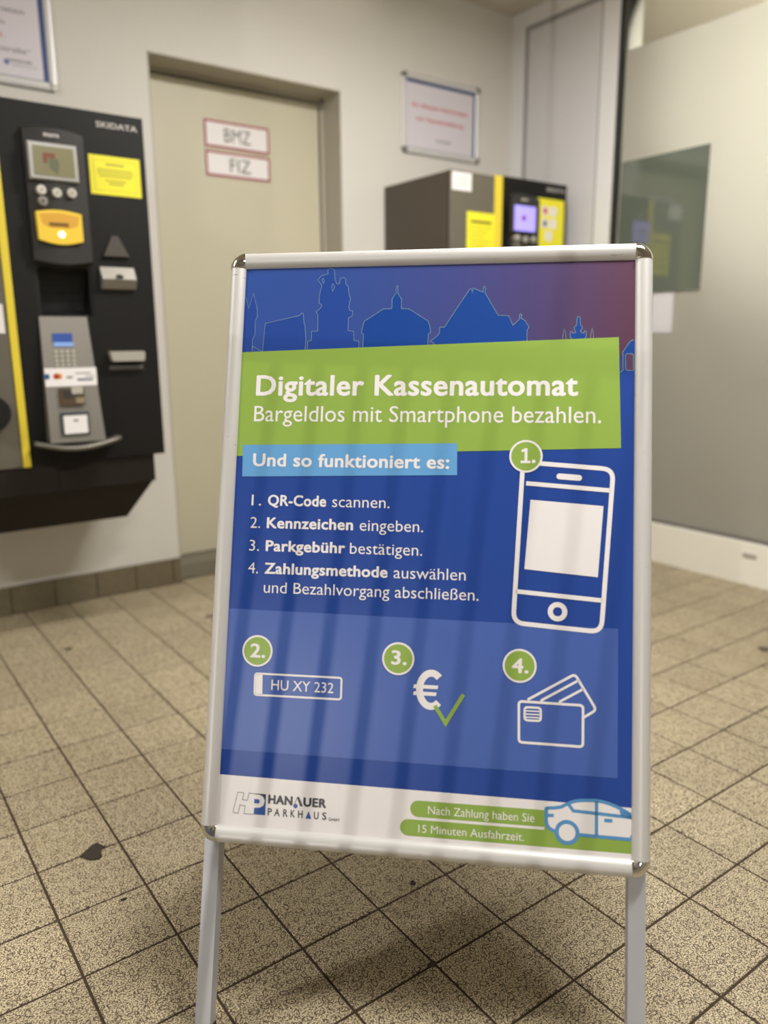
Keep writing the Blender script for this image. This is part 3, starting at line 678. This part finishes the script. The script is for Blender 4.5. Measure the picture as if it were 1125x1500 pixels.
E = [(294.5, 121.3), (292.7, 118.9), (288.2, 117.0), (297.7, 109.2), (301.2, 104.7), (301.8, 95.6), (308.6, 95.7), (323.3, 71.6), (344.5, 37.8), (347.2, 38.5), (347.9, 44.6), (349.5, 37.0), (363.7, 43.4), (363.9, 35.8), (365.6, 34.6), (367.4, 36.8), (366.7, 44.4), (386.4, 78.6), (401.8, 79.7), (408.5, 94.2), (416.9, 85.7), (418.0, 83.6), (417.4, 79.1), (419.1, 77.0), (420.8, 79.1), (419.8, 83.6), (425.6, 87.3), (431.5, 97.2), (428.7, 101.7), (429.0, 118.1)]
F = [(492.8, 115.1), (490.2, 112.7), (489.9, 104.5), (492.7, 104.0), (493.8, 106.9), (498.3, 105.8), (496.6, 103.4), (495.4, 98.8), (498.7, 95.3), (499.6, 83.6), (501.5, 82.2), (503.7, 83.7), (504.4, 94.8), (507.0, 97.1), (506.5, 101.8), (504.1, 103.5), (505.5, 106.1), (509.4, 107.1), (510.1, 103.6), (512.6, 104.2), (512.5, 112.4), (510.6, 115.0)]
F1 = [(479.8, 115.2), (480.0, 109.1), (481.7, 99.8), (483.9, 109.1), (483.9, 115.2)]
F2 = [(518.8, 115.3), (519.0, 108.9), (520.9, 99.7), (523.0, 109.0), (522.7, 115.4)]
G = [(560.0, 165.2), (564.2, 161.8), (564.0, 139.4), (563.2, 136.0), (573.1, 120.5), (574.2, 119.4), (579.6, 117.1), (579.9, 165.3)]
Gw = [(568.9, 137.7), (577.0, 137.8), (578.3, 139.5), (578.8, 160.7), (577.7, 162.2), (569.6, 162.2), (567.6, 159.5), (567.5, 140.0)]
banner = [(2.4, 131.1), (558.1, 113.5), (562.4, 273.9), (3.0, 291.7)]
lbox = [(9.0, 274.6), (331.8, 269.4), (333.0, 315.8), (10.5, 322.8)]
lowpanel = [(6.3, 521.3), (560.2, 526.5), (561.8, 727.8), (0.8, 724.9)]
phone = [(426.6, 295.6), (552.2, 304.3), (537.9, 532.1), (417.3, 524.1)]
phl1 = [(431.6, 326.1), (548.3, 334.4)]
phl2 = [(419.6, 480.0), (539.6, 488.6)]
pill = [(479.5, 315.5), (503.6, 317.1)]
home = [(478.2, 506.4), (490.7, 506.4)]
card = [(438.1, 349.5), (539.2, 356.6), (532.5, 456.5), (431.4, 448.4)]
circ = [(430.6, 287.1), (454.1, 286.8), (47.5, 580.8), (70.8, 579.7), (256.1, 582.0), (279.3, 580.9), (427.4, 583.6), (450.9, 582.4)]
plate = [(44.5, 613.4), (175.1, 613.1), (175.4, 643.9), (46.1, 644.3)]
plateblk = [(55.9, 613.3), (57.5, 644.6)]
euro = [(316.6, 598.2), (278.6, 631.0), (317.6, 649.3), (304.2, 596.0), (305.8, 650.4)]
check = [(311.8, 645.0), (326.1, 668.2), (349.9, 626.6)]
cards = [(427.3, 632.3), (514.6, 633.2), (514.9, 689.0), (428.4, 688.1)]
chip = [(435.4, 639.9), (457.4, 639.9), (457.7, 657.6), (435.7, 657.7)]
back = [(439.2, 629.7), (503.0, 591.2), (532.3, 638.1), (515.4, 649.5)]
bl1 = [(457.2, 630.0), (508.6, 599.2)]
bl2 = [(482.0, 630.4), (514.9, 610.7)]
whitebar = [(-0.6, 760.9), (579.8, 765.5)]
p1 = [(291.0, 776.5), (291.6, 797.6), (279.4, 787.9), (464.9, 778.9), (465.2, 801.5)]
p2 = [(278.1, 802.9), (277.1, 825.1), (266.5, 814.7), (465.3, 803.1), (580.3, 828.9), (580.1, 803.6)]
car = [(466.9, 774.1), (484.5, 772.1), (489.0, 770.2), (500.6, 763.8), (516.1, 760.4), (526.4, 759.3), (541.8, 759.5), (559.7, 763.9), (572.5, 769.4), (580.1, 773.9), (580.3, 807.5), (511.5, 807.9), (481.8, 805.8), (468.7, 799.1), (467.1, 796.6)]
wheel = [(495.3, 804.1), (510.8, 803.5)]
wh_in = [(506.3, 803.9)]
sill = [(497.5, 769.9), (503.3, 775.2), (531.7, 775.6), (580.1, 776.4)]
door = [(533.8, 760.1), (534.3, 805.5)]
hl = [(468.4, 783.6), (477.3, 783.0)]
hd = [(544.3, 784.5), (555.0, 784.2)]
rw = [(580.3, 800.6)]
Hl = [(28.5, 784.3), (37.5, 784.8), (35.2, 794.7), (43.8, 794.8), (45.5, 784.2), (54.8, 784.1)]
H = [(28.5, 784.3), (37.5, 784.5), (36.0, 794.2), (43.3, 794.5), (45.5, 784.2), (52.5, 784.3), (53.2, 813.2), (39.3, 813.3), (40.6, 802.6), (32.5, 801.7), (30.4, 813.6), (22.6, 813.1)]
sq = [(53.3, 784.2), (70.6, 784.4), (71.0, 813.8), (53.7, 813.6)]
P = [(45.5, 784.2), (61.0, 784.8), (68.2, 788.7), (69.5, 794.4), (67.2, 801.0), (62.0, 804.0), (54.0, 804.6), (53.7, 813.6), (53.3, 813.7)]
Pb = [(53.7, 791.9), (61.4, 792.1), (62.3, 794.9), (60.9, 797.9), (53.7, 798.1)]
HAN = [(74.1, 784.2), (74.7, 797.3), (110.6, 796.8), (159.7, 784.2), (159.8, 797.0)]
PARK = [(74.3, 803.0), (74.8, 813.5), (161.0, 813.3)]
adot = [(115.1, 797.3), (118.0, 797.1)]
tri = [(134.8, 803.2), (130.4, 813.5), (138.7, 813.3)]
HG = [(163.8, 810.0), (164.0, 814.3), (179.2, 814.1), (126.6, 813.1), (142.8, 804.7)]

def pm(name, rgb, rough=.32): return mat('print '+name, rgb, rough, spec=.35)
c_blue = pm('blue', (38, 72, 154)); c_green = pm('green', (146, 177, 80)); c_lblue = pm('light blue', (104, 166, 220)); c_white = pm('white', (240, 236, 236))
c_pan = pm('panel blue', (74, 102, 178)); c_sil = pm('silhouette blue', (26, 70, 150)); c_line = pm('outline', (136, 168, 176)); c_car = pm('car blue', (92, 152, 204))
c_ink = pm('logo grey', (70, 72, 78)); c_lg = pm('logo blue', (62, 96, 168)); c_win = pm('window plum', (88, 62, 92))
def sky_mat():
    m = bpy.data.materials.new('print evening sky'); m.use_nodes = True; nt = m.node_tree; b = nt.nodes['Principled BSDF']
    b.inputs['Roughness'].default_value = .32; b.inputs['Specular IOR Level'].default_value = .35
    tc = nt.nodes.new('ShaderNodeTexCoord'); sp = nt.nodes.new('ShaderNodeSeparateXYZ'); mr = nt.nodes.new('ShaderNodeMapRange'); r = nt.nodes.new('ShaderNodeValToRGB')
    mr.inputs['From Min'].default_value = 0; mr.inputs['From Max'].default_value = .58
    e = r.color_ramp.elements; e[0].color = (*lin((50, 82, 160)), 1); e[1].color = (*lin((92, 58, 78)), 1)
    for p, c in ((.3, (54, 80, 152)), (.55, (66, 74, 136)), (.75, (76, 67, 116)), (.9, (86, 62, 94))):
        q = e.new(p); q.color = (*lin(c), 1)
    nt.links.new(tc.outputs['Object'], sp.inputs[0]); nt.links.new(sp.outputs['X'], mr.inputs[0]); nt.links.new(mr.outputs[0], r.inputs[0]); nt.links.new(r.outputs[0], b.inputs['Base Color'])
    return m
poster = MB().box(-.007, PW+.007, .0, .0006, -PH-.007, .007).build('poster', c_blue, root, MF)
ID = Matrix.Identity(4); LY = .00012
def mm(p): return (p[0]/1000, -p[1]/1000)
def P_(name, pts, layer, m): return poly(name, [mm(p) for p in pts], -LY*layer, m, poster)
def Rb(name, paths, wd, layer, m, closed=False):
    mb = MB()
    for p in paths: ribbon(mb, [mm(q) for q in p], wd/1000, -LY*layer, closed)
    return mb.build(name, m, poster)
def T_(s, u0, u1, v, h, layer, m, bold=0.0, slope=0.0): return text('lettering', s, u0/1000, u1/1000, -v/1000, h/1000, -LY*layer, m, poster, bold=bold, slope=slope)
P_('evening_sky', [(0, 0), (580, 0), (580, 166), (0, 150)], 1, sky_mat())
P_('skyline', [(0, 44)]+A+[(0, 131)], 2, c_blue)
for pth in (B, Cm, D, E, F): P_('skyline', pth, 2, c_sil if pth in (D, E, F) else c_blue)
P_('skyline', [(32, 130.5), (31, 131), (102, 128)], 2, c_blue)
P_('skyline', G, 2, c_sil); P_('skyline', Gw, 3, c_win)
for pth in (A, A2, B, Cm, D, E, F, F1, F2, G[:-1]): Rb('skyline_outline', [pth], .6, 4, c_line)
for pth in (C1, C2, Gw): Rb('skyline_outline', [pth], .6, 4, c_line, True)
P_('poster_field', [(0, 140), (562, 140), (562, 165.3), (580, 165.3), (580, 832), (0, 832)], 1.5, c_blue)
P_('lower_panel', [(0, 520.5), (560.5, 526.5), (561.5, 727.8), (0, 724.9)], 3, c_pan)
P_('headline_banner', [(0, 131.2), (558.1, 113.5), (562.4, 273.9), (0, 291.7)], 5, c_green)
P_('subtitle_banner', lbox, 6, c_lblue)
T_('Digitaler Kassenautomat', 25.1, 502.3, 199, 31.6, 7, c_white, .028)
T_('Bargeldlos mit Smartphone bezahlen.', 24.2, 534.6, 238.4, 23.6, 7, c_white, .002)
T_('Und so funktioniert es:', 26.1, 321.3, 307, 19.6, 8, c_white, .028)
for n_, v, bo, ub, re, ur0, ur1 in (('1.', 366, 'QR-Code', 141.2, 'scannen.', 150.4, 235.8), ('2.', 399.8, 'Kennzeichen', 183, 'eingeben.', 192.8, 286.2),
                                   ('3.', 434, 'Parkgebühr', 172.4, 'bestätigen.', 179.7, 285.9), ('4.', 467.4, 'Zahlungsmethode', 236.5, 'auswählen', 245.3, 349.2)):
    T_(n_, 27, 42, v, 16, 5, c_white, -.002); T_(bo, 52.2, ub, v, 16.3, 5, c_white, .032); T_(re, ur0, ur1, v, 15.9, 5, c_white, -.002)
T_('und Bezahlvorgang abschließen.', 52.4, 368.1, 495.4, 15.9, 5, c_white, -.002)
# telephone drawing
ph = rounded([mm(p) for p in phone], .0155)
mb = MB(); ribbon(mb, ph, .0064, -LY*6, True)
for p in (phl1, phl2): ribbon(mb, [mm(q) for q in p], .0062, -LY*6)
ribbon(mb, [mm((478, 315.4)), mm((505, 317.2))], .0085, -LY*6)
for c in ((478, 315.4), (505, 317.2)): mb.add([(mm(c)[0]+x, -LY*6.2, mm(c)[1]+y_) for x, y_ in circle(0, 0, .00425, 16)], [tuple(range(16))])
ribbon(mb, circle(.4782, -.5064, .0099), .0071, -LY*6, True)
mb.build('telephone_drawing', c_white, poster)
P_('blank_card', card, 6, c_white)
# number badges
for s, (cu, cv), r, tu0, tu1, tv in (('1.', (430.6, 287.1), 23.6, 421, 443.4, 297.1), ('2.', (47.5, 580.8), 23, 36.8, 59.7, 590.6), ('3.', (256.1, 582), 23.3, 246.2, 268.6, 590.7), ('4.', (427.4, 583.6), 23.5, 416.5, 439.7, 593.6)):
    poly('badge', circle(cu/1000, -cv/1000, r/1000), -LY*8, c_white, poster); poly('badge', circle(cu/1000, -cv/1000, (r-2.9)/1000), -LY*9, c_green, poster)
    if s == '1.':
        mb = MB(); ribbon(mb, [mm(p) for p in ((424.4, 280.2), (430.2, 277.0))], .0036, -LY*10); ribbon(mb, [mm(p) for p in ((430.6, 275.6), (430.6, 296))], .0042, -LY*10.3); ribbon(mb, [mm(p) for p in ((423.2, 295.4), (437, 295.4))], .0036, -LY*10.6)
        mb.add([(x+.4416, -LY*10, y_-.2945) for x, y_ in circle(0, 0, .0027, 16)], [tuple(range(16))])
        mb.build('lettering', c_white, poster)
    else: T_(s, tu0, tu1, tv, 20.3, 10, c_white, .03)
# number plate
mb = MB(); ribbon(mb, rounded([mm(p) for p in ((45.5, 613.6), (174.8, 613.4), (175, 644), (46, 644.4))], .004, 4), .0029, -LY*5, True); mb.build('number_plate', c_white, poster)
P_('number_plate', [(46, 614), (57, 614), (58, 644), (46.5, 644)], 5, c_white)
T_('HU XY 232', 70.9, 163.5, 635.9, 14.6, 6, c_white, .006)
# euro sign and tick
eu = [(592+0, 0)]
cxe, cye, ra, rb_ = 304.5, 623.2, 16.5, 23.2
arc = [(cxe+ra*math.cos(a), cye+rb_*math.sin(a)) for a in [R(-48-8*i) for i in range(34)]]
arc = [p for p in arc]
mb = MB(); ribbon(mb, [mm(p) for p in arc], .0098, -LY*5)
for v, ue in ((619.5, 314.5), (629.2, 312.5)): mb.add([(x/1000, -LY*5.2, -y_/1000) for x, y_ in ((280, v-2.6), (ue, v-2.6), (ue-1, v+2.6), (279, v+2.6))], [(3, 2, 1, 0)])
mb.build('euro_sign', c_white, poster)
Rb('tick_mark', [[(310.4, 645.0), (326.2, 668.6), (350.3, 627.3)]], 5.6, 7, c_green)
# payment cards
mb = MB(); ribbon(mb, rounded([mm(p) for p in cards], .005, 5), .0036, -LY*6, True)
ribbon(mb, rounded([mm(p) for p in chip], .0045, 5), .0032, -LY*6, True)
for v in (644.8, 649.2, 653.4): ribbon(mb, [(.4360, -v/1000), (.4572, -v/1000)], .0019, -LY*6)
bk = [mm(p) for p in back]; rr = rounded([bk[0], bk[1], bk[2], bk[3]], .0055, 5); rr = [bk[0]]+rr[6:18]+[bk[3]]
ribbon(mb, rr, .0036, -LY*6); ribbon(mb, [mm(p) for p in bl1], .0034, -LY*6); ribbon(mb, [mm(p) for p in bl2], .0034, -LY*6)
mb.build('payment_cards', c_white, poster)
# bottom bar
P_('footer_bar', [(0, 760.9), (580, 765.5), (580, 832), (0, 832)], 4, c_white)
def pill(u0, u1, va, vb, layer, vr=None):
    r = (vb-va)/2; L_ = [(u0+r-r*math.sin(math.pi*i/12), (va+vb)/2-r*math.cos(math.pi*i/12)) for i in range(13)]
    return P_('pill_banner', L_+[(u1, vb), (u1, va)], layer, c_green)
pill(280, 470, 777, 799.3, 5); pill(266.5, 580, 803.2, 825.6, 5)
P_('pill_banner', [(465, 799.3), (580, 799.3), (580, 803.2), (465, 803.2)], 5, c_green)
T_('Nach Zahlung haben Sie', 305.2, 451.4, 794.2, 11, 6, c_white); T_('15 Minuten Ausfahrzeit.', 292.3, 437.8, 820.2, 10.6, 6, c_white)
carp = [(466.9, 774.1), (480, 772.6), (487, 771), (494, 767), (501, 763.4), (508, 761.4), (516.1, 760.2), (526.4, 759.4), (534, 759.3), (541.8, 760), (551, 762.2), (559.7, 765), (570, 769.6), (580, 774.8), (580, 807.5), (530, 807.6), (490, 807), (481.8, 805.8), (472, 801.6), (468, 797), (467, 793)]
P_('car_drawing', carp, 6, c_white)
Rb('car_outline', [carp[:14]], 4.4, 7, c_car); Rb('car_outline', [[(580, 806.8), (530, 806.3), (488, 805.3), (480, 804.6), (471.2, 800.2), (468.4, 796), (467.2, 790), (467.2, 773.2)]], 4.6, 7, c_car)
Rb('car_outline', [[(497.0, 767), (503.3, 775), (531.7, 776), (580, 778.2)], [(533.9, 760), (534.2, 806)], ], 4.4, 7, c_car)
P_('car_outline', [(564, 769.5), (580, 774), (580, 780), (566, 777)], 7, c_car)
Rb('car_outline', [hl], 4.4, 7, c_car); P_('car_outline', [(544.3, 782), (555, 782), (555, 786.8), (544.3, 786.8)], 7, c_car)
P_('car_outline', [(578, 803), (580, 800), (580, 806), (578.6, 806)], 8, c_car)
poly('wheel_drawing', circle(.4953, -.8041, .0165), -LY*8, c_car, poster); poly('wheel_drawing', circle(.4953, -.8041, .0112), -LY*9, c_white, poster)
# company mark
P_('logo_square', [(53.4, 784.3), (70.6, 784.3), (70.8, 813.6), (53.6, 813.6)], 5, c_lg)
P_('logo_square', [(53.4, 784.3), (70.6, 784.3), (70.7, 791), (66, 786.5), (60, 785.6)], 5.5, c_ink)
Pp = [(45.5, 784.3), (60.5, 785.2), (66.5, 788), (69.2, 793.5), (67.6, 800.2), (62.4, 803.8), (54, 804.4), (53.6, 813.5), (39.3, 813.4), (40.6, 802.6), (32.5, 801.8), (30.4, 813.6), (22.6, 813.1), (28.5, 784.3), (37.5, 784.5), (36, 794.2), (43.3, 794.5)]
P_('logo_letters', Pp, 6, c_white); P_('logo_square', [(53.7, 791.9), (60.4, 792.1), (62.1, 795), (60.4, 798), (53.8, 798.1)], 7, c_lg)
Rb('logo_outline', [[(53.6, 813.5)]+Pp[8:]+[Pp[0], Pp[1]]], .55, 8, c_ink)
T_('HAN', 74.3, 110.4, 797, 12.6, 6, c_ink, .05); T_('UER', 126.2, 159.8, 797, 12.6, 6, c_ink, .05)
P_('logo_letters', [(116.8, 784.5), (119.8, 784.5), (125.8, 797.2), (121.8, 797.2), (117.4, 787.5)], 6, c_ink); Rb('logo_outline', [[(117.2, 785.0), (112.4, 797.0)]], .7, 6.5, c_ink)
poly('logo_dot', circle(.1150, -.7974, .0031, 20), -LY*7, c_lg, poster)
for ch, a, b in (('P', 74.5, 80.6), ('A', 84.2, 92.2), ('R', 97.3, 103.8), ('K', 108.2, 114.6), ('H', 119.2, 126), ('U', 142.4, 149.4), ('S', 154.6, 160.8)): T_(ch, a, b, 813.4, 10.2, 6, c_ink, .02)
P_('logo_triangle', [(134.6, 803.2), (130.2, 813.4), (138.7, 813.4)], 6, c_lg); T_('GmbH', 163.8, 179.2, 814.1, 4.6, 6, c_ink, .01)
